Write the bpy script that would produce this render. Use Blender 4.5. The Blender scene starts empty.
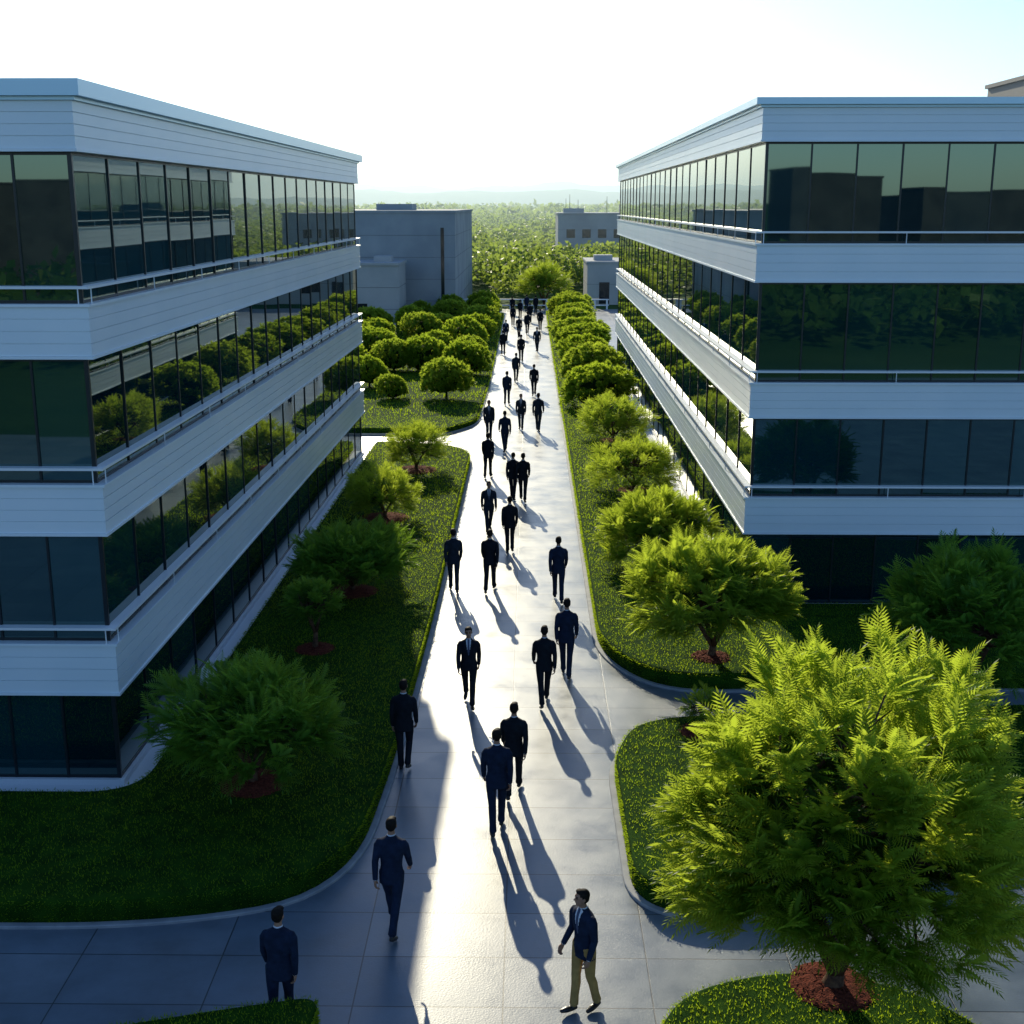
import bpy, bmesh, math, random
import numpy as np
from mathutils import Vector, Matrix, Quaternion
from mathutils.bvhtree import BVHTree
random.seed(7); rng=np.random.default_rng(7)
D=bpy.data; S=bpy.context.scene; COL=S.collection
R=math.radians

# ------------------------------------------------------------ materials
def mat(name,col=(.5,.5,.5),rough=.6,spec=.5,metal=0,ior=None):
    m=D.materials.new(name); m.use_nodes=True
    b=m.node_tree.nodes['Principled BSDF']
    b.inputs['Base Color'].default_value=(*col,1); b.inputs['Roughness'].default_value=rough
    b.inputs['Specular IOR Level'].default_value=spec; b.inputs['Metallic'].default_value=metal
    if ior: b.inputs['IOR'].default_value=ior
    return m
def N(m,t,**k):
    n=m.node_tree.nodes.new(t)
    for a,v in k.items(): setattr(n,a,v)
    return n
def L(m,a,b): m.node_tree.links.new(a,b)
def bsdf(m): return m.node_tree.nodes['Principled BSDF']
def noisy(m,c1,c2,scale=5,detail=4,bump=0,bscale=None,coord='Object',rough=None,dist=.01,lo=.35,hi=.65):
    tc=N(m,'ShaderNodeTexCoord'); n=N(m,'ShaderNodeTexNoise'); n.inputs['Scale'].default_value=scale; n.inputs['Detail'].default_value=detail
    L(m,tc.outputs[coord],n.inputs['Vector'])
    r=N(m,'ShaderNodeValToRGB'); r.color_ramp.elements[0].position=lo; r.color_ramp.elements[1].position=hi
    r.color_ramp.elements[0].color=(*c1,1); r.color_ramp.elements[1].color=(*c2,1)
    L(m,n.outputs['Fac'],r.inputs['Fac']); L(m,r.outputs['Color'],bsdf(m).inputs['Base Color'])
    if bump:
        n2=N(m,'ShaderNodeTexNoise'); n2.inputs['Scale'].default_value=bscale or scale*4; n2.inputs['Detail'].default_value=5
        L(m,tc.outputs[coord],n2.inputs['Vector'])
        bp=N(m,'ShaderNodeBump'); bp.inputs['Strength'].default_value=bump; bp.inputs['Distance'].default_value=dist
        L(m,n2.outputs['Fac'],bp.inputs['Height']); L(m,bp.outputs['Normal'],bsdf(m).inputs['Normal'])
    return m
def leafmat(name,c1,c2,tr,mix=.4,scale=1.2,rough=.5):
    m=mat(name,c1,rough,.25); noisy(m,c1,c2,scale=scale,detail=3)
    t=N(m,'ShaderNodeBsdfTranslucent'); t.inputs['Color'].default_value=(*tr,1)
    mx=N(m,'ShaderNodeMixShader'); mx.inputs['Fac'].default_value=mix
    out=m.node_tree.nodes['Material Output']
    L(m,bsdf(m).outputs[0],mx.inputs[1]); L(m,t.outputs[0],mx.inputs[2]); L(m,mx.outputs[0],out.inputs['Surface'])
    return m

M_leafA=leafmat('leaf_fern',(.022,.09,.012),(.08,.19,.016),(.60,.74,.06),.54,1.5)
M_leafB=leafmat('leaf_shrub',(.025,.09,.012),(.075,.18,.014),(.58,.74,.05),.54,1.5)
M_leafC=leafmat('leaf_fern_shaded',(.030,.12,.020),(.075,.20,.024),(.34,.56,.04),.42,1.5)  # copy of the fern leaf toned for trees in the building shade
M_leafD=leafmat('leaf_inner_shade',(.010,.045,.009),(.028,.085,.012),(.12,.26,.02),.4,1.5)  # crown-interior shade put into the colour of the inner fronds
M_forest=leafmat('leaf_forest',(.03,.085,.02),(.09,.16,.03),(.44,.56,.08),.48,.12)
M_grass=leafmat('grass_blade',(.018,.09,.006),(.045,.145,.008),(.48,.66,.02),.52,.8,.8)
M_turf=noisy(mat('turf',rough=.95,spec=.05),(.009,.040,.004),(.026,.078,.006),scale=3,detail=6,bump=.8,bscale=60,dist=.03)
M_bark=noisy(mat('bark',rough=.9,spec=.2),(.06,.03,.02),(.15,.08,.045),scale=14,bump=.7,bscale=30,dist=.01)
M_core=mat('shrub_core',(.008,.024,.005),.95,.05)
M_mulch=noisy(mat('mulch',rough=.95,spec=.1),(.07,.017,.012),(.20,.05,.03),scale=25,detail=6,bump=1,bscale=45,dist=.03)
M_kerb=noisy(mat('kerb_concrete',rough=.7,spec=.3),(.26,.28,.30),(.38,.39,.40),scale=3,bump=.2,bscale=60,dist=.004)
M_dirt=noisy(mat('ground_soil',rough=.95,spec=.05),(.03,.08,.02),(.07,.13,.035),scale=.05,detail=8,bump=.3,bscale=1,dist=.2)

M_pave=mat('paving',rough=.4,spec=.65)
def paving():
    m=M_pave; b=bsdf(m); tc=N(m,'ShaderNodeTexCoord'); mp=N(m,'ShaderNodeMapping'); mp.inputs['Location'].default_value=(.33,.2,0)
    L(m,tc.outputs['Object'],mp.inputs['Vector'])
    br=N(m,'ShaderNodeTexBrick'); br.offset=0; br.squash=1
    for k,v in {'Scale':1,'Mortar Size':.010,'Mortar Smooth':.1,'Brick Width':2.03,'Row Height':1.15,'Bias':0}.items(): br.inputs[k].default_value=v
    br.inputs['Color1'].default_value=(.105,.145,.185,1); br.inputs['Color2'].default_value=(.165,.20,.235,1); br.inputs['Mortar'].default_value=(.02,.028,.036,1)
    L(m,mp.outputs[0],br.inputs['Vector'])
    n=N(m,'ShaderNodeTexNoise'); n.inputs['Scale'].default_value=.9; n.inputs['Detail'].default_value=8; n.inputs['Roughness'].default_value=.65
    L(m,tc.outputs['Object'],n.inputs['Vector'])
    r=N(m,'ShaderNodeMapRange'); r.inputs[1].default_value=.3; r.inputs[2].default_value=.7; r.inputs[3].default_value=.72; r.inputs[4].default_value=1.18
    L(m,n.outputs['Fac'],r.inputs[0])
    mx=N(m,'ShaderNodeMix',data_type='RGBA',blend_type='MULTIPLY'); mx.inputs['Factor'].default_value=1
    L(m,br.outputs['Color'],mx.inputs['A']); L(m,r.outputs[0],mx.inputs['B']); L(m,mx.outputs['Result'],b.inputs['Base Color'])
    r2=N(m,'ShaderNodeMapRange'); r2.inputs[1].default_value=.3; r2.inputs[2].default_value=.7; r2.inputs[3].default_value=.28; r2.inputs[4].default_value=.46
    L(m,n.outputs['Fac'],r2.inputs[0]); L(m,r2.outputs[0],b.inputs['Roughness'])
    n2=N(m,'ShaderNodeTexNoise'); n2.inputs['Scale'].default_value=35; n2.inputs['Detail'].default_value=4; L(m,tc.outputs['Object'],n2.inputs['Vector'])
    ad=N(m,'ShaderNodeMath',operation='MULTIPLY_ADD'); ad.inputs[1].default_value=-1.5; L(m,br.outputs['Fac'],ad.inputs[0]); L(m,n2.outputs['Fac'],ad.inputs[2])
    bp=N(m,'ShaderNodeBump'); bp.inputs['Strength'].default_value=.35; bp.inputs['Distance'].default_value=.005
    L(m,ad.outputs[0],bp.inputs['Height']); L(m,bp.outputs[0],b.inputs['Normal'])
paving()

M_clad=noisy(mat('white_cladding',rough=.35,spec=.5),(.74,.83,.88),(.80,.87,.91),scale=.6,detail=5,bump=.04,bscale=8,dist=.01)
M_roof=mat('roof_metal',(.50,.70,.82),.3,.5,.2)
M_white=mat('white_trim',(.80,.83,.85),.4)
M_mull=mat('dark_mullion',(.008,.014,.018),.35)
M_core2=mat('building_core',(.02,.025,.03),.8)
glass=[]
for i,(c,r) in enumerate([((.002,.020,.028),.015),((.003,.028,.036),.015),((.001,.013,.019),.01),((.004,.032,.042),.02)]):
    g=mat('glass_%d'%i,c,r,.5,0,2.35); bsdf(g).inputs['Specular Tint'].default_value=(.64,.90,.80,1)
    tc=N(g,'ShaderNodeTexCoord'); n=N(g,'ShaderNodeTexNoise'); n.inputs['Scale'].default_value=.5; n.inputs['Detail'].default_value=1
    L(g,tc.outputs['Object'],n.inputs['Vector']); bp=N(g,'ShaderNodeBump'); bp.inputs['Strength'].default_value=.06; bp.inputs['Distance'].default_value=.02
    L(g,n.outputs['Fac'],bp.inputs['Height']); L(g,bp.outputs[0],bsdf(g).inputs['Normal']); glass.append(g)

# ------------------------------------------------------------ mesh helpers
def mkobj(name,me,parent=None,mats=()):
    o=D.objects.new(name,me); COL.objects.link(o)
    if me is not None and len(me.materials)==0:
        for m in mats: me.materials.append(m)
    if parent: o.parent=parent
    return o
def empty(name,loc=(0,0,0)):
    e=D.objects.new(name,None); e.location=loc; COL.objects.link(e); e.empty_display_size=.2; return e
def quads_mesh(name,V,mats,midx=None,k=4):
    V=np.asarray(V,dtype=np.float32).reshape(-1,3); n=len(V)//k
    me=D.meshes.new(name); me.vertices.add(len(V)); me.vertices.foreach_set('co',V.ravel())
    me.loops.add(len(V)); me.loops.foreach_set('vertex_index',np.arange(len(V),dtype=np.int32))
    me.polygons.add(n); me.polygons.foreach_set('loop_start',np.arange(0,len(V),k,dtype=np.int32))
    try: me.polygons.foreach_set('loop_total',np.full(n,k,dtype=np.int32))
    except Exception: pass
    for m in mats: me.materials.append(m)
    if midx is not None: me.polygons.foreach_set('material_index',np.asarray(midx,dtype=np.int32))
    me.update(calc_edges=True); return me
class MB:
    """mesh builder"""
    def __init__(s): s.v=[]; s.f=[]; s.m=[]
    def add(s,vs,fs,mi=0):
        o=len(s.v); s.v+= [tuple(v) for v in vs]; s.f+=[tuple(i+o for i in f) for f in fs]; s.m+=[mi]*len(fs)
    def box(s,a,b,mi=0):
        x0,y0,z0=a; x1,y1,z1=b
        s.add([(x0,y0,z0),(x1,y0,z0),(x1,y1,z0),(x0,y1,z0),(x0,y0,z1),(x1,y0,z1),(x1,y1,z1),(x0,y1,z1)],
              [(0,3,2,1),(4,5,6,7),(0,1,5,4),(1,2,6,5),(2,3,7,6),(3,0,4,7)],mi)
    def prism(s,poly,z0,z1,mi=0):
        n=len(poly); s.add([(x,y,z0) for x,y in poly]+[(x,y,z1) for x,y in poly],
          [tuple(range(n-1,-1,-1)),tuple(range(n,2*n))]+[(i,(i+1)%n,(i+1)%n+n,i+n) for i in range(n)],mi)
    def obox(s,A,B,h0,h1,o0,o1,n,mi=0):
        p=[(A[0]+n[0]*o0,A[1]+n[1]*o0),(B[0]+n[0]*o0,B[1]+n[1]*o0),(B[0]+n[0]*o1,B[1]+n[1]*o1),(A[0]+n[0]*o1,A[1]+n[1]*o1)]
        s.prism(p,h0,h1,mi)
    def tube(s,pts,rad,mi=0,seg=8):
        pts=[Vector(p) for p in pts]; rings=[]; ref=Vector((.13,.97,.2))
        for i,p in enumerate(pts):
            t=(pts[min(i+1,len(pts)-1)]-pts[max(i-1,0)]).normalized()
            a=t.cross(ref).normalized(); b=t.cross(a)
            rings.append([p+(a*math.cos(j*2*math.pi/seg)+b*math.sin(j*2*math.pi/seg))*rad[i] for j in range(seg)])
        vs=[v for r in rings for v in r]; fs=[]
        for i in range(len(pts)-1):
            for j in range(seg):
                k=(j+1)%seg; fs.append((i*seg+j,i*seg+k,(i+1)*seg+k,(i+1)*seg+j))
        fs.append(tuple(range(seg-1,-1,-1))); fs.append(tuple((len(pts)-1)*seg+j for j in range(seg)))
        s.add(vs,fs,mi)
    def mesh(s,name,mats,smooth=False):
        me=D.meshes.new(name); me.from_pydata(s.v,[],s.f)
        for m in mats: me.materials.append(m)
        me.polygons.foreach_set('material_index',s.m)
        if smooth: me.polygons.foreach_set('use_smooth',[True]*len(s.f))
        bm=bmesh.new(); bm.from_mesh(me); bmesh.ops.recalc_face_normals(bm,faces=bm.faces); bm.to_mesh(me); bm.free()
        me.update(); return me
def off(poly,d):
    n=len(poly); out=[]
    for i in range(n):
        p0=Vector(poly[i-1]);p1=Vector(poly[i]);p2=Vector(poly[(i+1)%n])
        e1=(p1-p0).normalized(); e2=(p2-p1).normalized()
        n1=Vector((e1.y,-e1.x)); n2=Vector((e2.y,-e2.x)); m=(n1+n2)
        if m.length<1e-6: m=n1
        m.normalize(); out.append(tuple(p1+m*d/max(.35,m.dot(n1))))
    return out
def roundp(pts,seg=8):
    out=[];n=len(pts)
    for i in range(n):
        p0=Vector(pts[i-1][:2]);p=Vector(pts[i][:2]);p2=Vector(pts[(i+1)%n][:2]); r=pts[i][2]
        if r<=0: out.append(tuple(p)); continue
        a=p+(p0-p).normalized()*min(r,(p0-p).length*.49); b=p+(p2-p).normalized()*min(r,(p2-p).length*.49)
        for j in range(seg+1):
            t=j/seg; out.append(tuple(a*(1-t)**2+p*2*t*(1-t)+b*t*t))
    return out
def inpoly(P,poly):
    x,y=P[:,0],P[:,1]; c=np.zeros(len(P),bool); n=len(poly)
    for i in range(n):
        x1,y1=poly[i]; x2,y2=poly[(i+1)%n]
        if y1==y2: continue
        c^=((y1>y)!=(y2>y))&(x<(x2-x1)*(y-y1)/(y2-y1)+x1)
    return c
def norm(a): return a/np.maximum(np.linalg.norm(a,axis=-1,keepdims=True),1e-9)

# ------------------------------------------------------------ vegetation
def instq(T,F,P,sc):
    W=np.einsum('nij,kqj->nkqi',F,T)*sc[:,None,None,None]+P[:,None,None,:]
    return W.reshape(-1,3)
def frames(d,upn=.35):
    d=norm(d); up=np.array([0,0,1.])+rng.normal(0,upn,d.shape)
    x=norm(np.cross(d,up)); z=np.cross(x,d); return np.stack([x,d,z],axis=-1)
def frond_template(pairs=10):
    q=[]
    for i in range(pairs):
        y=.10+.88*i/pairs; z=-.30*y*y; w=.25*math.sin(math.pi*(.18+.78*i/pairs))+.04
        for s in (-1,1):
            b=np.array([0,y,z]); tip=np.array([s*w,y+.16,z-.07]); ax=tip-b; sd=np.array([0,.031,0.010])
            q.append([b,b+ax*.45+sd,tip,b+ax*.45-sd])
    q.append([[0,.95,-.27],[.03,1.03,-.33],[0,1.16,-.41],[-.03,1.03,-.33]])
    for a,b in ((0,.35),(.35,.7),(.7,1.0)):
        q.append([[-.006,a,-.30*a*a],[.006,a,-.30*a*a],[.005,b,-.30*b*b],[-.005,b,-.30*b*b]])
    return np.array(q)
FROND=frond_template(); FROND_S=frond_template(6)
LEAF=np.array([[[0,0,0],[.30,.5,.04],[0,1,-.12],[-.30,.5,.04]]])
TUFT=np.array([[[0,0,0],[s*.15+.13,.5,.05],[s*.45,1-.15*abs(s),-.1],[s*.15-.13,.5,.02]] for s in (-1,0,1)],dtype=float)
def lumpy(u,seed,amp=.18):
    r=np.random.default_rng(seed); f=np.ones(len(u))
    for i in range(9):
        k=norm(r.normal(size=3)); f+=amp*np.maximum(0,(u@k-.55))*2.2*r.uniform(-.7,1)
    return f
def fern_crown(c,rx,rz,nclus,nf,flen,seed,low=-.75,spread=.62,T=None):
    """rosettes of feather fronds over a lumpy crown"""
    u=norm(rng.normal(size=(nclus*5,3))); u=u[u[:,2]>low][:nclus]; n=len(u)
    rad=rng.uniform(.55,.90,n)*lumpy(u,seed,.36)
    C=np.array(c)+u*rad[:,None]*np.array([rx,rx,rz])
    out=norm(u+np.array([0,0,.7])+rng.normal(0,.18,u.shape))
    d=np.repeat(out,nf,0)*1.0+norm(rng.normal(size=(n*nf,3)))*spread
    d[:,2]=np.maximum(d[:,2],-.3)
    P=np.repeat(C,nf,0)-np.repeat(out,nf,0)*flen*.15+np.repeat(out,nf,0)*flen*rng.uniform(-.25,.45,(n*nf,1))+rng.normal(0,.03,(n*nf,3))
    sc=flen*rng.uniform(.55,1.1,n*nf)
    return instq(FROND if T is None else T,frames(d),P,sc),C
def fern_tree(name,loc,h,rx,zlow,nclus,nf,flen,seed,mats=None,mulch=.45,stems=4,low=-.5,T=None):
    e=empty(name,loc); zc=zlow+(h-zlow)*.42; rz=h-zc
    V,C=fern_crown((0,0,zc),rx*.86,rz*.86,nclus,nf,flen,seed,low,T=T)
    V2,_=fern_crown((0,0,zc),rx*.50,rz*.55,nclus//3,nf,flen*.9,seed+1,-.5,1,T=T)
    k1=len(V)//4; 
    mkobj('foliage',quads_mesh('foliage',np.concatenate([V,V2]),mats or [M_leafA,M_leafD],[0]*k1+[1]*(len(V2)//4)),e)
    b=MB(); tr=.024*h+.02; r=random.Random(seed)
    fork=max(.25,zlow*.75)
    b.tube([(0,0,-.05),(0,0,.04),(.02,.01,fork*.5),(.03,0,fork)],[tr*1.9,tr*1.35,tr,tr*.92],0,10)
    idx=list(range(len(C))); r.shuffle(idx)
    for s in range(stems):
        a=s*2*math.pi/stems+r.uniform(-.4,.4); top=Vector((math.cos(a)*rx*.45,math.sin(a)*rx*.45,zc+rz*.2))
        mid=Vector((math.cos(a)*rx*.16,math.sin(a)*rx*.16,fork+(zc-fork)*.5))
        b.tube([(.03,0,fork-.06),mid,top],[tr*.75,tr*.5,tr*.22],0,8)
        for j in idx[s*12:s*12+12]:
            c=Vector(C[j]); t=r.uniform(.2,.9); st=mid.lerp(top,t); m2=st.lerp(c,.5)+Vector((0,0,.06*h))*.5
            b.tube([st,m2,c],[tr*.3,tr*.2,tr*.08],0,5)
    mkobj('trunk',b.mesh('trunk',[M_bark],True),e)
    if mulch:
        mkobj('mulch_bed',mound(mulch,.09,seed),e)
    return e
def mound(r,h,seed):
    b=MB(); rr=random.Random(seed); rings=7; seg=28; vs=[(0,0,h)]
    for i in range(1,rings+1):
        t=i/rings
        for j in range(seg):
            a=j*2*math.pi/seg; q=r*t*(1+rr.uniform(-.05,.05)); vs.append((q*math.cos(a),q*math.sin(a),h*(1-t**3)+rr.uniform(-.012,.012)-(.03 if i==rings else 0)))
    fs=[(0,1+j,1+(j+1)%seg) for j in range(seg)]
    for i in range(rings-1):
        for j in range(seg):
            k=(j+1)%seg; fs.append((1+i*seg+j,1+(i+1)*seg+j,1+(i+1)*seg+k,1+i*seg+k))
    b.add(vs,fs)
    for i in range(200):
        a=rr.uniform(0,6.28); q=r*math.sqrt(rr.random())*.98; x,y=q*math.cos(a),q*math.sin(a); z=h*(1-(q/r)**3)+.006
        d=Vector((rr.uniform(-1,1),rr.uniform(-1,1),rr.uniform(-.2,.4))).normalized()*.035; w=Vector((-d.y,d.x,.01)).normalized()*.01; c=Vector((x,y,z))
        b.add([c-d-w,c+d-w,c+d+w,c-d+w],[(0,1,2,3)])
    return b.mesh('mulch',[M_mulch])
def shrub_mesh(name,seed,nclus=520,nf=14,mt=None):
    """unit shrub: radius 1, height 1.25"""
    u=norm(rng.normal(size=(nclus*3,3))); u=u[u[:,2]>-.5][:nclus]; n=len(u)
    f=lumpy(u,seed,.38)*rng.uniform(.76,1.06,n)
    C=u*f[:,None]*np.array([.9,.9,.62])+np.array([0,0,.58])
    out=norm(u+np.array([0,0,.75]))
    d=np.repeat(out,nf,0)*1.05+norm(rng.normal(size=(n*nf,3)))*.65
    P=np.repeat(C,nf,0)+rng.normal(0,.03,(n*nf,3))
    V=instq(TUFT*np.array([.8,1,1]),frames(d,.6),P,rng.uniform(.06,.17,n*nf))
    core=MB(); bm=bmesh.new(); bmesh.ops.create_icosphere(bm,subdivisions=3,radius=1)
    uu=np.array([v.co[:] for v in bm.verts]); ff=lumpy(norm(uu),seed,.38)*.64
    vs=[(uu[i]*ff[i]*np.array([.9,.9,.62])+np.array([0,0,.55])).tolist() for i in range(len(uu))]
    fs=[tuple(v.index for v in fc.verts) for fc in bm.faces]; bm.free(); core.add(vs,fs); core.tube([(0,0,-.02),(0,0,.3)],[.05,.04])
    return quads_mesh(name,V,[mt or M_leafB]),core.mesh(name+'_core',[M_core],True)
SH=[shrub_mesh('shrub_%d'%i,20+i,mt=[M_leafB,M_leafA,M_leafA,M_leafB][i]) for i in range(4)]
def shrub(x,y,r,h,z=.36,kind=None,mulch=0):
    e=empty('round_shrub',(x,y,z)); k=SH[random.randrange(4) if kind is None else kind]; a=random.uniform(0,6.28)
    for nm,me in (('foliage',k[0]),('dark_filler',k[1])):  # core is a dark lump added inside so nothing shows through the leaves
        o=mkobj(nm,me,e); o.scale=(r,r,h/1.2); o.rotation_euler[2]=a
    if mulch: mkobj('mulch_bed',mound(mulch,.07,random.randrange(999)),e)
    return e

def lawn(name,poly,h=.4,dens=400,near=36,bl=.05,kerb=True):
    e=empty(name); b=MB(); ins=.07
    A=poly; n=len(A); rings=[(A,0.0),(off(A,.015),h*.5),(A,h-.07),(off(A,-.025),h-.02),(off(A,-ins),h)]
    vs=[(x,y,z) for P,z in rings for x,y in P]; fs=[]
    for k in range(len(rings)-1):
        for i in range(n):
            j=(i+1)%n; fs.append((k*n+i,k*n+j,(k+1)*n+j,(k+1)*n+i))
    b.add(vs,fs); b.add([(x,y,h) for x,y in off(A,-ins)],[tuple(range(n))])
    mkobj('turf',b.mesh('turf',[M_turf]),e)
    P=np.array(poly); lo=P.min(0); hi=P.max(0); hi[1]=min(hi[1],130)
    pts=[]
    for (y0,y1,df,sc) in ((0,near,1,1),(near,near*1.7,.35,1.7),(near*1.7,140,.1,3)):
        a=max(lo[1],y0); c=min(hi[1],y1)
        if c<=a: continue
        cnt=int((hi[0]-lo[0])*(c-a)*dens*df); Q=np.stack([rng.uniform(lo[0],hi[0],cnt),rng.uniform(a,c,cnt)],1)
        Q=Q[inpoly(Q,off(poly,-.05))]
        pts.append((np.c_[Q,np.full(len(Q),h-.005)],np.tile([0,0,1.],(len(Q),1)),np.full(len(Q),bl*sc)))
        for i in range(n):
            p=np.array(A[i]);q=np.array(A[(i+1)%n]); l=np.linalg.norm(q-p)
            if l<1e-4: continue
            k=int(l*h*dens*df*2.2)
            t=rng.uniform(0,1,k)[:,None]; xy=p+(q-p)*t; ok=(xy[:,1]>=y0)&(xy[:,1]<y1); xy=xy[ok]; k=len(xy)
            if not k: continue
            nn=np.array([(q-p)[1],-(q-p)[0],0])/l
            pts.append((np.c_[xy,rng.uniform(.03,h,k)],np.tile(nn+np.array([0,0,.5]),(k,1)),np.full(k,bl*sc)))
    P=np.concatenate([p[0] for p in pts]); Nn=np.concatenate([p[1] for p in pts]); sc=np.concatenate([p[2] for p in pts])*rng.uniform(.6,1.25,len(P))
    d=norm(Nn+rng.normal(0,.5,P.shape)); w=norm(np.cross(d,rng.normal(size=P.shape)))*(sc*.15)[:,None]
    V=np.stack([P-w,P+w,P+d*sc[:,None]],1)
    mkobj('grass_blades',quads_mesh('blades',V,[M_grass],k=3),e)
    if kerb:
        k=MB(); O=off(A,.13); I=off(A,.02); zt=.055
        vs=[(x,y,z) for Pp,z in ((O,0),(O,zt-.012),(off(A,.118),zt),(I,zt)) for x,y in Pp]; fs=[]
        for r_ in range(3):
            for i in range(n):
                j=(i+1)%n; fs.append((r_*n+i,r_*n+j,(r_+1)*n+j,(r_+1)*n+i))
        k.add(vs,fs); mkobj('kerb',k.mesh('kerb',[M_kerb]),e)
    return e

# ------------------------------------------------------------ ground & paths
g=MB(); g.add([(-6000,-3000,0),(6000,-3000,0),(6000,8000,0),(-6000,8000,0)],[(0,1,2,3)]); mkobj('ground',g.mesh('ground',[M_dirt]))
g=MB(); g.add([(-40,-14,.006),(40,-14,.006),(40,131,.006),(-40,131,.006)],[(0,1,2,3)]); mkobj('pavement',g.mesh('pavement',[M_pave]))

lawn('lawn',roundp([(-24,16.6,0),(-5.5,16.65,2.0),(-2.85,17.6,2.2),(-2.6,22.5,2),(-2.5,30,3),(-2.5,53.2,2.2),(-6.75,54.2,.4),(-6.95,20.3,1.0),(-24,20.3,0)]))
lawn('lawn',roundp([(-30,58.0,0),(-4.0,58.0,.6),(-2.6,60.5,1.5),(-2.45,75,4),(-2.55,123,.6),(-30,123,0)]),h=.3,dens=300)
lawn('lawn',roundp([(1.7,124,0),(1.72,45,3),(1.72,28.2,1.5),(3.0,26.0,1.5),(5.5,26.2,2),(26,26.4,0),(26,31.2,0),(5.25,31.3,.3),(5.3,86,0),(5.6,124,0)]))
lawn('lawn',roundp([(1.66,17.2,.9),(3.2,16.9,1),(9.5,19.6,3),(26,20.5,0),(26,25.0,0),(9,24.5,3),(2.2,23.7,1.2),(1.64,22,.6)]))
lawn('lawn',roundp([(2.0,8,0),(6.3,8,1),(6.1,14.2,1.5),(4.0,15.45,1.6),(1.6,14.6,1.2)]),h=.3,dens=600)
lawn('hedge',roundp([(-9,8,0),(-3.0,8,.5),(-2.6,13.9,.35),(-4.4,13.45,1.2),(-9,12.0,0)]),h=.8,dens=700)

# ------------------------------------------------------------ office buildings
def office(name,foot,bands,walls,roof,cap):
    e=empty(name); z_top=bands[-1][1]
    c=MB(); c.prism(off(foot,-.12),0,z_top-.1); mkobj('core',c.mesh('core',[M_core2]),e)
    cl=MB()
    for bi,(z0,z1) in enumerate(bands):
        cl.prism(off(foot,.13),z0+.004,z1-.004)
        nb=4; hh=(z1-z0)/nb
        for i in range(nb): cl.prism(off(foot,.155),z0+i*hh+(.0 if i==0 else .014),z0+(i+1)*hh)
        if bi<len(bands)-1:
            cl.prism(off(foot,.20),z1+.002,z1+.05)
        cl.prism(off(foot,.18),z0-.05,z0-.002)
    mkobj('cladding',cl.mesh('cladding',[M_clad]),e)
    rf=MB(); rf.prism(off(foot,.22),z_top+.002,z_top+.06); rf.prism(off(foot,.34),z_top+.062,z_top+.062+cap)
    mkobj('roof',rf.mesh('roof',[M_roof]),e)
    pl=MB(); pl.prism(off(foot,.62),.0,.05); pl.prism(off(foot,.10),.052,.16); mkobj('plinth',pl.mesh('plinth',[M_white]),e)
    gl=MB(); mu=MB(); ra=MB(); rr=random.Random(3)
    zs=[.16]+[b[1]+.05 for b in bands[:-1]]; ze=[b[0]-.05 for b in bands]
    n=len(foot)
    for w,pw in walls.items():
        A=Vector(foot[w]);B=Vector(foot[(w+1)%n]); d=(B-A); ln=d.length; d.normalize(); nn=Vector((d.y,-d.x))
        k=round(ln/pw); pwid=ln/k
        for s,(z0,z1) in enumerate(zip(zs,ze)):
            for i in range(k):
                p=A+d*(i*pwid); q=A+d*((i+1)*pwid)
                t1=rr.uniform(-.004,.004); t2=t1+rr.uniform(-.004,.004); t3=rr.uniform(-.006,.006)
                gl.add([(p.x+nn.x*t1,p.y+nn.y*t1,z0),(q.x+nn.x*t2,q.y+nn.y*t2,z0),(q.x+nn.x*(t2+t3),q.y+nn.y*(t2+t3),z1),(p.x+nn.x*(t1+t3),p.y+nn.y*(t1+t3),z1)],[(0,1,2,3)],rr.choice([0,0,1,2,3]))
            for i in range(k+1):
                m=A+d*(i*pwid); a=m-d*.02; b=m+d*.02; mu.obox(a,b,z0,z1,-.05,.024,nn)
            mu.obox(A,B,z0+.001,z0+.05,-.05,.020,nn); mu.obox(A,B,z1-.05,z1-.001,-.05,.020,nn)
    for (z0,z1) in bands[:-1]:
        zr=z1+.30
        for w,pw in walls.items():
            A=Vector(foot[w]);B=Vector(foot[(w+1)%n]); d=(B-A); ln=d.length; d.normalize(); nn=Vector((d.y,-d.x))
            k=round(ln/3.4)
            for i in range(k+1):
                m=A+d*(i*ln/k)+nn*.168; ra.tube([(m.x,m.y,z1+.045),(m.x,m.y,zr)],[.012,.012],0,6)
        ra.prism(off(foot,.19),zr,zr+.045)
    mkobj('glass_panes',gl.mesh('glass_panes',glass),e); mkobj('mullions',mu.mesh('mullions',[M_mull]),e); mkobj('ledge_rail',ra.mesh('ledge_rail',[M_white]),e)
    return e
footL=[(-24,21.3),(-7.58,21.3),(-7.25,53.0),(-24,53.0)]
office('office_building',footL,[(1.9,2.8),(4.89,5.72),(8.0,8.83),(11.40,12.15)],{0:.95,1:1.8,2:1.8},None,.26)
footR=[(5.8,32.0),(27,32.0),(27,85.0),(5.95,85.0)]
eR=office('office_building',footR,[(2.15,3.05),(5.22,6.05),(8.66,9.52),(12.05,12.8)],{0:1.13,2:2.2,3:2.2},None,.16)
M_brown=mat('brown_panel',(.10,.09,.085),.6)
pb=MB(); pb.box((18.7,48,13.03),(24,54,15.1)); pb.box((18.6,47.9,15.102),(24.1,54.1,15.25)); 
M_grey=noisy(mat('grey_render',rough=.8,spec=.2),(.28,.31,.33),(.36,.39,.40),scale=.4,detail=7,bump=.15,bscale=12,dist=.01)
M_beige=noisy(mat('beige_render',rough=.8,spec=.2),(.42,.43,.42),(.50,.50,.48),scale=.4,detail=7,bump=.15,bscale=12,dist=.01)
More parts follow.
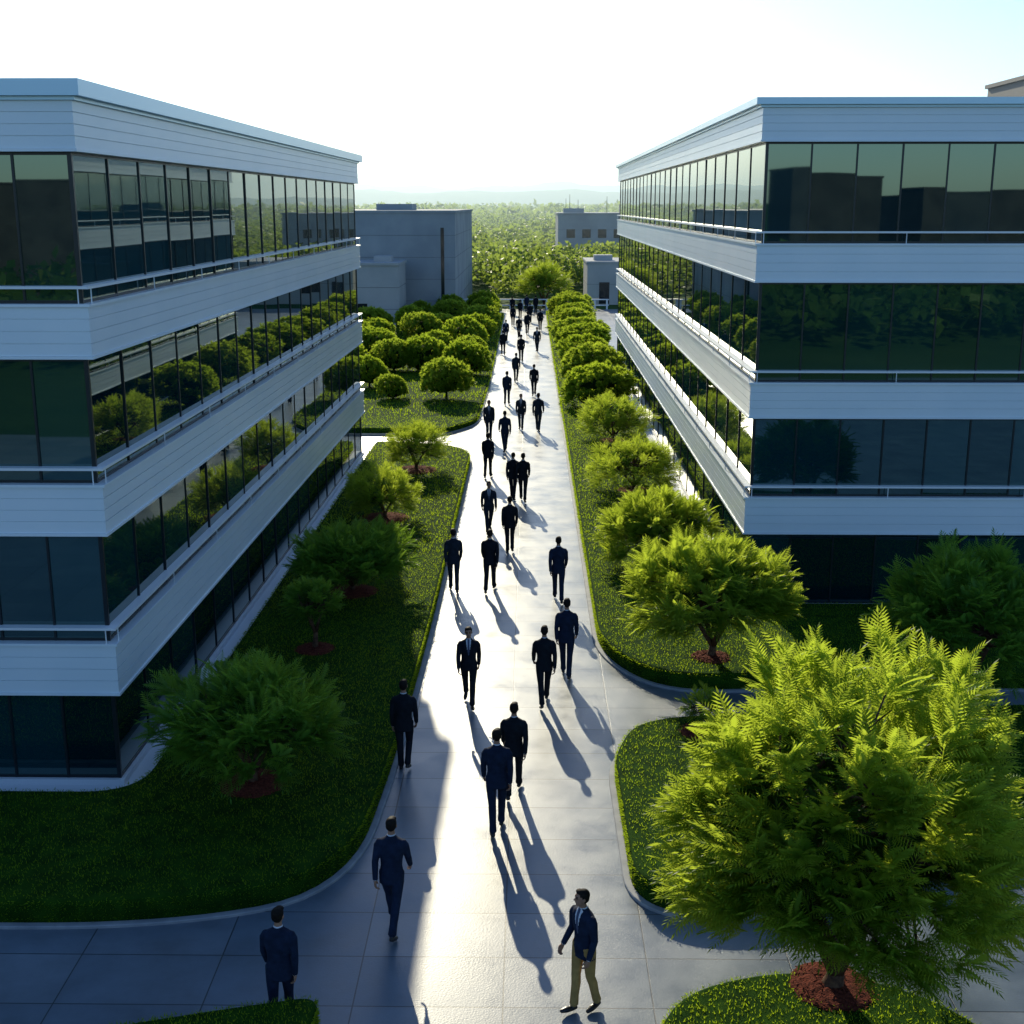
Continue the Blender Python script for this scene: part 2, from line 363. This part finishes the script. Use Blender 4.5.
M_silh=noisy(mat('dark_silhouette',rough=.8,spec=.2),(.03,.03,.03),(.05,.05,.05),scale=.4)  # silhouette darkness put into the colour of unseen blocks mirrored in the glass
mkobj('roof_plant_room',pb.mesh('plant_room',[M_brown]),eR)

M_dwin=mat('dark_window',(.02,.025,.03),.1); M_joint=mat('joint_grey',(.15,.155,.16),.8)
def block(name,x0,x1,y0,y1,h,m,front_windows=(),parts=()):
    e=empty(name); b=MB(); b.box((x0,y0,0),(x1,y1,h)); 
    b.box((x0-.12,y0-.12,h+.003),(x1+.12,y1+.12,h+.22))
    for a,c in parts: b.box(a,c)
    mkobj('walls',b.mesh('walls',[m]),e)
    w=MB()
    for (wx0,wx1,z0,z1) in front_windows: w.box((wx0,y0-.03,z0),(wx1,y0+.05,z1))
    if front_windows: mkobj('windows',w.mesh('windows',[M_dwin]),e)
    j=MB(); k=int(h//2.4)
    for i in range(1,k+1):
        z=i*h/(k+1); j.box((x0-.02,y0-.02,z-.03),(x1+.02,y0-.001,z)); j.box((x1+.001,y0,z-.03),(x1+.02,y1,z)); j.box((x0-.02,y0,z-.03),(x0-.001,y1,z))
    mkobj('facade_joints',j.mesh('joints',[M_joint if m!=M_silh else M_silh]),e)
    return e
block('concrete_building',-24,-6.8,116,150,9.8,M_grey,[(-8.1,-7.8,1,8.5)],[((-14.6,122,10.02),(-11.2,127,10.6))])
block('concrete_building',-16.4,-11.2,108,114.5,5.5,M_beige,[(-14.9,-13.9,0.1,2.3)],[((-13.5,110,5.7),(-12,112,6.2))])
b2=block('concrete_building',4.3,26,196,216,9.1,M_grey,[(5.6+i*2.4,6.9+i*2.4,z,z+1.3) for i in range(8) for z in (2.5,5.6)],[((5.2,200,9.3),(8.4,204,10.0)),((14,200,9.3),(15.4,203,10.6))])
an=MB()
for x,hh in ((5.6,1.5),(6.2,2.1),(7.5,1.3),(12,1.8)): an.tube([(x,201,9.2),(x,201,10+hh)],[.05,.03],0,6)
mkobj('antennas',an.mesh('antennas',[M_mull]),b2)
block('concrete_building',6.2,20,137,147,4.4,M_beige,[(7.5,8.6,.1,2.4),(10.2,12.4,1.2,2.6)],[((7,139,4.6),(9,141,5.2))])
pw=MB(); 
for i in range(13): x=-7+i*1.25; pw.box((x-.09,130.9,0),(x+.09,131.1,.95))
pw.box((-7.2,130.85,.952),(8.2,131.15,1.05)); pw.box((-7.2,130.95,.35),(8.2,131.05,.45))
mkobj('railing',pw.mesh('railing',[M_white]))

# ------------------------------------------------------------ trees
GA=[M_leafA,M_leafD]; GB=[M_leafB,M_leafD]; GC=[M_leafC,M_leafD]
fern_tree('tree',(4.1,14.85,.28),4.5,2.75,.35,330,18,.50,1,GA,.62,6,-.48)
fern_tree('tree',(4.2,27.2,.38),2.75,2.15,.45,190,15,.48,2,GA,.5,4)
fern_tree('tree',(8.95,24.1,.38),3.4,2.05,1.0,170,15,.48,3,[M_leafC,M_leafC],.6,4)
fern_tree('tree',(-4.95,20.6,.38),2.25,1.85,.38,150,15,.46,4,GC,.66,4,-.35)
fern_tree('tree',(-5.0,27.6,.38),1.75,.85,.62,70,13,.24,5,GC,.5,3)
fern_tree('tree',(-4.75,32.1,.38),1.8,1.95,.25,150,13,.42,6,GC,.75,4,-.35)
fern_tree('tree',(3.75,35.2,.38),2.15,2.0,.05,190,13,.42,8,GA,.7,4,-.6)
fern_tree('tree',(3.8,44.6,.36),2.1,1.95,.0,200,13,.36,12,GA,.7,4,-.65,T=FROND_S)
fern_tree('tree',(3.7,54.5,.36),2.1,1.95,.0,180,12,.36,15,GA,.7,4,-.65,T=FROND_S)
fern_tree('tree',(-4.8,40.2,.38),1.85,1.45,.05,170,13,.30,13,GA,.95,3,-.6,T=FROND_S)
fern_tree('tree',(-4.45,48,.38),2.0,1.45,.05,170,13,.30,14,GA,.95,3,-.6,T=FROND_S)
fern_tree('tree',(3.45,23.0,.38),.9,.5,.15,30,10,.2,9,GB,.5,3)
ys=[64,72,79.5,86.5,93.5,100.5,107.5,114,120]
for i,y in enumerate(ys): shrub(3.75+random.uniform(-.15,.15),y,1.9+random.uniform(-.15,.15),2.0+random.uniform(-.15,.2))
for x,y,r,h in [(-4.5,67.3,1.5,2),(-7.4,67.2,.8,1.2),(-8.6,79,1.4,1.8),(-8.0,95,1.5,2.1),(-4.0,77.5,1.5,1.9),(-4.5,89.5,1.6,2.2),(-4.2,103,1.6,2),(-4.2,112,1.4,2),(-4.3,119,1.5,2.2),
  (-15,119,1.6,2.2),(-12.4,100,1.6,2.1),(-9.2,71.5,1.2,1.6),(-6.7,79.5,1.5,2.0),(-6.6,86,1.3,1.6),(-10.6,86,1.6,1.9),(-6.8,98,1.5,1.8),(-9.6,103,1.6,2),(-11.2,93,1.5,1.8),(-7.1,108,1.5,2.1),(-9.6,111,1.3,1.8),(-14.6,92,1.5,1.8),(-11.9,78,1.5,1.9),(-14,84,1.6,2),(-16,101,1.5,2),(-6.9,115,1.4,2),(-4.1,96,1.3,1.9),(-4.2,83.5,1.2,1.6)]:
    shrub(x,y,r,h,z=.27)
fern_tree('tree',(1.5,134,0),5.2,3.0,.6,150,10,.8,11,GA,0,4,T=FROND_S)

def forest(name,y0,y1,xs,step,seed,nq=90,ls=.30):
    r=np.random.default_rng(seed); C=[]
    y=y0
    while y<y1:
        st=step*(1+max(0,y-y0)/500); w=xs(y); x=-w
        while x<w:
            px,py=x+r.uniform(-.4,.4)*st,y+r.uniform(-.4,.4)*st
            blocked=(-28<px<-2.5 and 100<py<154) or (2<px<28 and 120<py<151) or (1<px<30 and 190<py<220)
            if not blocked: C.append((px,py,r.uniform(.7,1.4)*min(st*.62,6.5)))
            x+=st
        y+=st*.85
    C=np.array(C); n=len(C); u=norm(r.normal(size=(n,nq,3))); u[...,2]=np.abs(u[...,2])*1.0-.15
    lob=1+.22*np.sin(u[...,0]*5+C[:,0:1])*np.cos(u[...,1]*5+C[:,1:2])
    rad=C[:,2][:,None]*r.uniform(.8,1.02,(n,nq))*lob
    P=u*rad[...,None]*np.array([1,1,.78]); P[...,0]+=C[:,0:1];P[...,1]+=C[:,1:2];P[...,2]+=C[:,2:3]*.55
    P=P.reshape(-1,3); d=norm(u.reshape(-1,3)*.6+r.normal(0,.7,P.shape)); sc=np.repeat(C[:,2]*ls,nq)*r.uniform(.7,1.2,n*nq)
    V=instq(LEAF*np.array([1.3,1,1]),frames(d,.7),P-d*sc[:,None]*.4,sc)
    return mkobj(name,quads_mesh(name,V,[M_forest]))
forest('reflection_trees',138,420,lambda y:24+.22*y if y>150 else 40,5.0,5,330,.17)
forest('reflection_trees',425,1100,lambda y:.3*y,10,8,90,.28)
forest('reflection_trees',-75,-28,lambda y:60,6,6,60)  # unseen trees added behind the camera to darken the lower window reflections
def hills(name,y,amp,base,seed,col):
    r=random.Random(seed); ph=[(r.uniform(0,6.28),r.uniform(.6,1.4)) for _ in range(6)]
    b=MB(); nx=300; ny=10; vs=[]
    for j in range(ny+1):
        for i in range(nx+1):
            x=-1500+3000*i/nx; t=j/ny
            hgt=base+amp*(math.sin(x/320*ph[0][1]+ph[0][0])*.5+math.sin(x/130*ph[1][1]+ph[1][0])*.25+math.sin(x/50+ph[2][0])*.12+math.sin(x/17+ph[3][0])*.07+r.uniform(-.05,.05))
            vs.append((x,y+t*500,max(0,hgt)*math.sin(math.pi*t)**.8-.5+r.uniform(-.5,.5)))
    fs=[(j*(nx+1)+i,j*(nx+1)+i+1,(j+1)*(nx+1)+i+1,(j+1)*(nx+1)+i) for j in range(ny) for i in range(nx)]
    b.add(vs,fs); return mkobj(name,b.mesh(name,[col],True))
M_hill1=noisy(mat('hill_woods_hazy',rough=.95,spec=.05),(.03,.08,.08),(.06,.12,.10),scale=.02,detail=8,bump=.5,bscale=.08,dist=4)  # blue of aerial haze put into the woods colour
M_hill2=noisy(mat('far_hill_woods_hazy',rough=.95,spec=.05),(.05,.11,.14),(.07,.14,.16),scale=.02,detail=8,bump=.3,bscale=.08,dist=4)  # stronger haze blue in the colour of the farther ridge
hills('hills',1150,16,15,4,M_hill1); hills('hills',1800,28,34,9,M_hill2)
hz=MB(); hz.box((-1800,152,-2),(1800,2600,55)); mh=D.materials.new('haze'); mh.use_nodes=True; mh.node_tree.nodes.clear()
o=mh.node_tree.nodes.new('ShaderNodeOutputMaterial'); v=mh.node_tree.nodes.new('ShaderNodeVolumePrincipled')
v.inputs['Color'].default_value=(.74,.92,1,1); v.inputs['Density'].default_value=.0010; v.inputs['Anisotropy'].default_value=.45
mh.node_tree.links.new(v.outputs[0],o.inputs['Volume']); mkobj('haze',hz.mesh('haze',[mh]))

for x0,x1,y0,y1,h in ((-30,-12,-90,-78,11.5),(4,14,-105,-90,12.5),(22,27,-100,-86,11.5),(31,40,-100,-86,14),(46,60,-110,-90,12),(-60,-38,-110,-90,13)):
    block('distant_building',x0,x1,y0,y1,h,M_silh)

# ------------------------------------------------------------ people
def suit(name,c,shade=1.6): return noisy(mat(name,rough=.85,spec=.15),c,tuple(a*shade for a in c),scale=9,detail=3,bump=.5,bscale=11,dist=.02)
SUITS=[suit('suit_navy',(.009,.016,.036)),suit('suit_black',(.007,.010,.015)),suit('suit_charcoal',(.012,.018,.028))]
M_tan=suit('chino_tan',(.34,.21,.07),1.3)
M_skin=mat('skin',(.36,.19,.12),.55,.3); M_hair=noisy(mat('hair',rough=.7,spec=.15),(.008,.006,.005),(.018,.012,.009),scale=60)
M_shoe=mat('shoe_leather',(.012,.010,.010),.35); M_shirt=mat('shirt',(.62,.65,.70),.8,.2); M_tie=mat('tie',(.05,.07,.14),.6); M_eye=mat('eye',(.02,.015,.012),.3); M_lip=mat('lip',(.25,.09,.07),.5)
JK,TR,SK,HA,SHO,SHI,TI,EY,LI=range(9)
class Body:
    def __init__(s): s.v=[];s.f=[];s.l=[]
    def loft(s,rings,lab,seg=18):
        o=len(s.v)
        for c,ax,ay in rings:
            for j in range(seg):
                a=j*2*math.pi/seg; s.v.append(tuple(c+ax*math.cos(a)+ay*math.sin(a)))
        n=len(rings)
        for i in range(n-1):
            for j in range(seg):
                k=(j+1)%seg; s.f.append((o+i*seg+j,o+i*seg+k,o+(i+1)*seg+k,o+(i+1)*seg+j)); s.l.append(lab)
        a=len(s.v); s.v.append(tuple(rings[0][0])); b=len(s.v); s.v.append(tuple(rings[-1][0]))
        for j in range(seg):
            k=(j+1)%seg; s.f.append((a,o+k,o+j)); s.l.append(lab); s.f.append((b,o+(n-1)*seg+j,o+(n-1)*seg+k)); s.l.append(lab)
    def limb(s,pts,rad,lab,seg=14,flat=1,ref=Vector((1,0,0))):
        pts=[Vector(p) for p in pts]; R_=[]
        for i,p in enumerate(pts):
            t=(pts[min(i+1,len(pts)-1)]-pts[max(i-1,0)]).normalized(); ay=t.cross(ref).normalized(); ax=ay.cross(t).normalized()
            if i==0: R_.append((p-t*rad[i]*.5,ax*rad[i]*.6,ay*rad[i]*.6*flat))
            R_.append((p,ax*rad[i],ay*rad[i]*flat))
            if i==len(pts)-1: R_.append((p+t*rad[i]*.5,ax*rad[i]*.6,ay*rad[i]*.6*flat))
        s.loft(R_,lab,seg)
    def ell(s,c,r,lab,M=None,seg=16,rings=10):
        c=Vector(c); M=M or Matrix.Identity(3); out=[]
        for i in range(1,rings):
            t=math.pi*i/rings; z=-math.cos(t); q=math.sin(t)
            out.append((c+M@Vector((0,0,z*r[2])),M@Vector((q*r[0],0,0)),M@Vector((0,q*r[1],0))))
        s.loft(out,lab,seg)
def person_mesh(name,th=(25,-18),kn=(4,22),arms=(-22,20),elb=(12,18),head_yaw=0,lean=3,foot=(8,-25),abd=(7,7),tilt=0):
    B=Body(); Hn=Body(); X=Vector((1,0,0)); hipz=.93
    ankles=[]
    for s,i in ((-1,0),(1,1)):
        hip=Vector((s*.088,0,hipz)); a=R(th[i]); k=hip+Vector((-s*.008,math.sin(a)*.43,-math.cos(a)*.43))
        a2=a-R(kn[i]); an=k+Vector((-s*.01,math.sin(a2)*.43,-math.cos(a2)*.43))
        m1=hip.lerp(k,.45)+Vector((s*.008,0,0)); m2=k.lerp(an,.3)-Vector((0,.012,0))
        B.limb([hip+Vector((0,0,.04)),hip.lerp(k,.15),m1,k,m2,k.lerp(an,.7),an],[.10,.100,.084,.065,.064,.057,.062],TR)
        fp=R(foot[i]); f=Vector((s*.12,math.cos(fp),math.sin(fp))).normalized(); up=Vector((0,-math.sin(fp),math.cos(fp)))
        heel=an-up*.062-f*.035; toe=heel+f*.235
        B.limb([heel,heel+f*.06,heel+f*.15,toe],[.036,.043,.046,.030],SHO,12,.85,X)
        B.limb([an+Vector((0,0,.02)),an-up*.05],[.042,.038],SHO,10)
        ankles.append(min(heel.z,toe.z)-.036)
    ln=math.tan(R(lean))
    def T(x,y,z): return Vector((x,y+(z-.93)*ln,z))
    prof=[(.80,.182,.122),(.86,.184,.126),(.95,.178,.122),(1.06,.158,.108),(1.14,.160,.108),(1.25,.182,.118),(1.34,.198,.120),(1.41,.196,.110),(1.455,.165,.094),(1.485,.105,.078),(1.51,.066,.066)]
    B.loft([(T(0,-.005,z),X*a,Vector((0,b,0))) for z,a,b in prof],JK,24)
    B.loft([(T(0,-.004,1.475),X*.084,Vector((0,.076,0))),(T(0,-.004,1.50),X*.078,Vector((0,.073,0))),(T(0,-.006,1.525),X*.066,Vector((0,.066,0)))],JK)
    B.loft([(T(0,.0,1.50),X*.062,Vector((0,.062,0))),(T(0,0,1.537),X*.058,Vector((0,.058,0)))],SHI)
    B.loft([(T(0,.0,1.48),X*.055,Vector((0,.057,0))),(T(0,.006,1.56),X*.050,Vector((0,.054,0))),(T(0,.012,1.60),X*.050,Vector((0,.054,0)))],SK)
    hy=Matrix.Rotation(R(head_yaw),3,'Z')@Matrix.Rotation(R(-tilt),3,'X'); hc=T(0,.018,1.665)
    def Hp(x,y,z): return hc+hy@Vector((x,y,z))
    B.ell(Hp(0,-.008,.022),(.074,.094,.090),SK,hy); B.ell(Hp(0,.018,-.045),(.056,.066,.066),SK,hy); B.ell(Hp(0,.045,-.088),(.030,.030,.022),SK,hy)
    B.limb([Hp(0,.083,.015),Hp(0,.103,-.022)],[.009,.014],SK,8); 
    for s in (-1,1):
        B.ell(Hp(s*.075,-.005,-.008),(.009,.018,.030),SK,hy); B.ell(Hp(s*.030,.077,.012),(.012,.011,.007),EY,hy); B.ell(Hp(s*.030,.080,.030),(.018,.010,.005),HA,hy)
    B.ell(Hp(0,.080,-.052),(.022,.010,.007),LI,hy)
    B.ell(Hp(0,-.020,.042),(.081,.092,.083),HA,hy); B.ell(Hp(0,-.042,.0),(.076,.064,.075),HA,hy); B.ell(Hp(0.01,.030,.088),(.060,.052,.032),HA,hy)
    for s,i in ((-1,0),(1,1)):
        sh=T(s*.186,0,1.405); a=R(arms[i]); ab=R(abd[i]); d=Vector((s*math.sin(ab),math.sin(a)*math.cos(ab),-math.cos(a)*math.cos(ab))); el=sh+d*.285
        a2=a+R(elb[i]); ab2=-ab*.2; d2=Vector((s*math.sin(ab2),math.sin(a2)*math.cos(ab2),-math.cos(a2)*math.cos(ab2))); wr=el+d2*.255
        B.limb([sh-Vector((s*.03,0,-.01)),sh+d*.05,sh+d*.15,el,el+d2*.08,wr],[.064,.064,.057,.049,.048,.039],JK)
        B.limb([wr-d2*.02,wr+d2*.012],[.034,.033],SHI,10)
        nrm=Vector((-s,0,0)); nrm=(nrm-d2*nrm.dot(d2)).normalized(); w=d2.cross(nrm).normalized(); w=w if (w.y+w.z*.5)>0 else -w
        Mh=Matrix((w,nrm,d2)).transposed()
        Hn.limb([wr-d2*.02,wr+d2*.03],[.026,.027],SK,10)
        Hn.ell(wr+d2*.058,(.042,.018,.052),SK,Mh)
        for fi,(off_,l) in enumerate(((.030,.072),(.010,.082),(-.010,.076),(-.029,.060))):
            b0=wr+d2*.095+w*off_; c1=R(22+4*fi); c2=R(55+5*fi); c3=R(85)
            p1=b0+(d2*math.cos(c1)+nrm*math.sin(c1))*l*.45; p2=p1+(d2*math.cos(c2)+nrm*math.sin(c2))*l*.33; p3=p2+(d2*math.cos(c3)+nrm*math.sin(c3))*l*.25
            Hn.limb([b0-d2*.02,b0,p1,p2,p3],[.0095,.0095,.0090,.0082,.0070],SK,8,1,w)
        t0=wr+d2*.035+w*.030; t1=t0+(w*.7+d2*.6+nrm*.3).normalized()*.038; t2=t1+(w*.25+d2*.9+nrm*.35).normalized()*.034
        Hn.limb([t0-w*.01,t0,t1,t2],[.013,.0125,.0108,.0085],SK,8,1,nrm)
    me=D.meshes.new('tmp'); me.from_pydata(B.v,[],B.f); bm=bmesh.new(); bm.from_mesh(me); bmesh.ops.recalc_face_normals(bm,faces=bm.faces); bm.to_mesh(me); bm.free()
    o=D.objects.new('tmp',me); COL.objects.link(o)
    md=o.modifiers.new('r','REMESH'); md.mode='VOXEL'; md.voxel_size=.009; md.use_smooth_shade=True
    ms=o.modifiers.new('s','SMOOTH'); ms.factor=.5; ms.iterations=2
    dg=bpy.context.evaluated_depsgraph_get(); dg.update(); ev=o.evaluated_get(dg); m2=ev.to_mesh()
    tree=BVHTree.FromPolygons([Vector(v) for v in B.v],B.f)
    vs=[v.co.copy() for v in m2.vertices]; fs=[tuple(p.vertices) for p in m2.polygons]; cs=[p.center.copy() for p in m2.polygons]; ev.to_mesh_clear()
    D.objects.remove(o); lab=[]
    for c in cs:
        r_=tree.find_nearest(c); l=B.l[r_[2]] if r_[2] is not None else JK
        yy=c.y-(c.z-.93)*ln
        if l==JK and yy>.05 and 1.17<c.z<1.53 and abs(c.x)<.15:
            wv=.008+(c.z-1.17)*.15
            if abs(c.x)<wv: l=TI if abs(c.x)<.020 else SHI
        lab.append(l)
    off_=len(vs); vs+= [Vector(v) for v in Hn.v]; fs+=[tuple(i+off_ for i in f) for f in Hn.f]; lab+=Hn.l
    zmin=min(ankles); vs=[(v.x,v.y,v.z-zmin) for v in vs]
    me=D.meshes.new(name); me.from_pydata([tuple(v) for v in vs],[],fs)
    for m in (SUITS[0],SUITS[0],M_skin,M_hair,M_shoe,M_shirt,M_tie,M_eye,M_lip): me.materials.append(m)
    me.polygons.foreach_set('material_index',lab); me.polygons.foreach_set('use_smooth',[True]*len(fs)); me.update(); return me
PM=[person_mesh('walk_a',th=(22,-15),kn=(4,22)),
    person_mesh('walk_b',th=(-15,21),kn=(24,4),arms=(18,-20),elb=(20,10),foot=(-26,8)),
    person_mesh('walk_c',th=(15,-10),kn=(4,12),arms=(-12,10),elb=(14,22),foot=(4,-10),head_yaw=14),
    person_mesh('walk_d',th=(-10,14),kn=(14,3),arms=(10,-12),elb=(18,12),foot=(-12,4),head_yaw=-12),
    person_mesh('walk_e',th=(3,18),kn=(3,48),arms=(-6,8),elb=(14,16),foot=(0,-18)),
    person_mesh('turning',th=(-6,9),kn=(12,4),arms=(-2,-4),elb=(22,44),foot=(-10,4),head_yaw=-20,tilt=-4,abd=(7,10))]
def person(x,y,pose,yaw=0,h=1.0,s=None,trousers=None):
    o=D.objects.new('person',PM[pose]); COL.objects.link(o); o.location=(x,y,.008); o.rotation_euler[2]=R(yaw); o.scale=(h,h,h)
    s=random.randrange(3) if s is None else s
    for i,m in ((0,SUITS[s]),(1,trousers or SUITS[s])):
        o.material_slots[i].link='OBJECT'; o.material_slots[i].material=m
    return o
person(-2.0,16.55,0,-6,1.02,0); person(-3.2,14.22,3,-3,.98,0); person(.75,14.7,5,128,1.0,0,M_tan)
person(-2.36,22.02,4,-3,1.0,1); person(-.53,19.61,3,2,1.04,0); person(-.26,21.01,1,-4,1.0,1)
person(-1.28,25.24,0,182,1.0,1); person(.34,25.26,1,3,1.0,1); person(.86,26.92,2,-4,1.03,0)
person(.8,32.49,0,2,1.02,0); person(-2.09,33.35,2,8,1.0,2); person(-1.08,33.37,1,-6,1.0,1)
far=[(-1.32,39.83),(-.59,37.4),(-.59,44.59),(-.22,44.28),(-1.63,48.37),(-1.06,53.75),(-1.85,56.61),(-.4,59.27),(.42,58.73),(-1.21,66.98),(.26,70.3),(-.82,76),(-.58,86),(.55,92),(-1.86,99),(-.86,102),(-.2,105),(-1.48,112),(.03,116),(-.9,120),(-1.7,124),(.6,125),(-.3,127),(-1.9,90),(.9,108)]
for i,(x,y) in enumerate(far): person(x,y,(i*3+1)%5,random.choice([0,0,0,180])+random.uniform(-10,10),random.uniform(.96,1.04),random.choice([0,1,1,2]))

# ------------------------------------------------------------ light, sky, camera
az=R(-10.2); el=R(22)
sd=Vector((math.sin(az)*math.cos(el),math.cos(az)*math.cos(el),math.sin(el)))
sl=D.lights.new('sun','SUN'); sl.energy=5.0; sl.angle=R(.5); sl.color=(1,.90,.66); so=D.objects.new('sun',sl); COL.objects.link(so); so.rotation_euler=sd.to_track_quat('Z','Y').to_euler()
w=D.worlds.new('World'); S.world=w; w.use_nodes=True; nt=w.node_tree; bg=nt.nodes['Background']
sk=nt.nodes.new('ShaderNodeTexSky'); sk.sky_type='NISHITA'; sk.sun_disc=False; sk.sun_elevation=el; sk.sun_rotation=az; sk.air_density=1.0; sk.dust_density=.45; sk.ozone_density=3.0
tn=nt.nodes.new('ShaderNodeMix'); tn.data_type='RGBA'; tn.blend_type='MULTIPLY'; tn.inputs['Factor'].default_value=1; tn.inputs['B'].default_value=(.88,1.0,1.16,1)
nt.links.new(sk.outputs[0],tn.inputs['A']); nt.links.new(tn.outputs['Result'],bg.inputs[0]); bg.inputs[1].default_value=.145
cam=D.cameras.new('camera'); co=D.objects.new('camera',cam); COL.objects.link(co); S.camera=co
co.location=(0,0,10.5); co.rotation_euler=(R(90-13.8),0,math.atan(18/1287)); cam.sensor_width=36; cam.lens=1250/1024*36; cam.clip_end=12000; cam.clip_start=.1
S.view_settings.view_transform='Standard'; S.view_settings.look='None'; S.view_settings.exposure=0
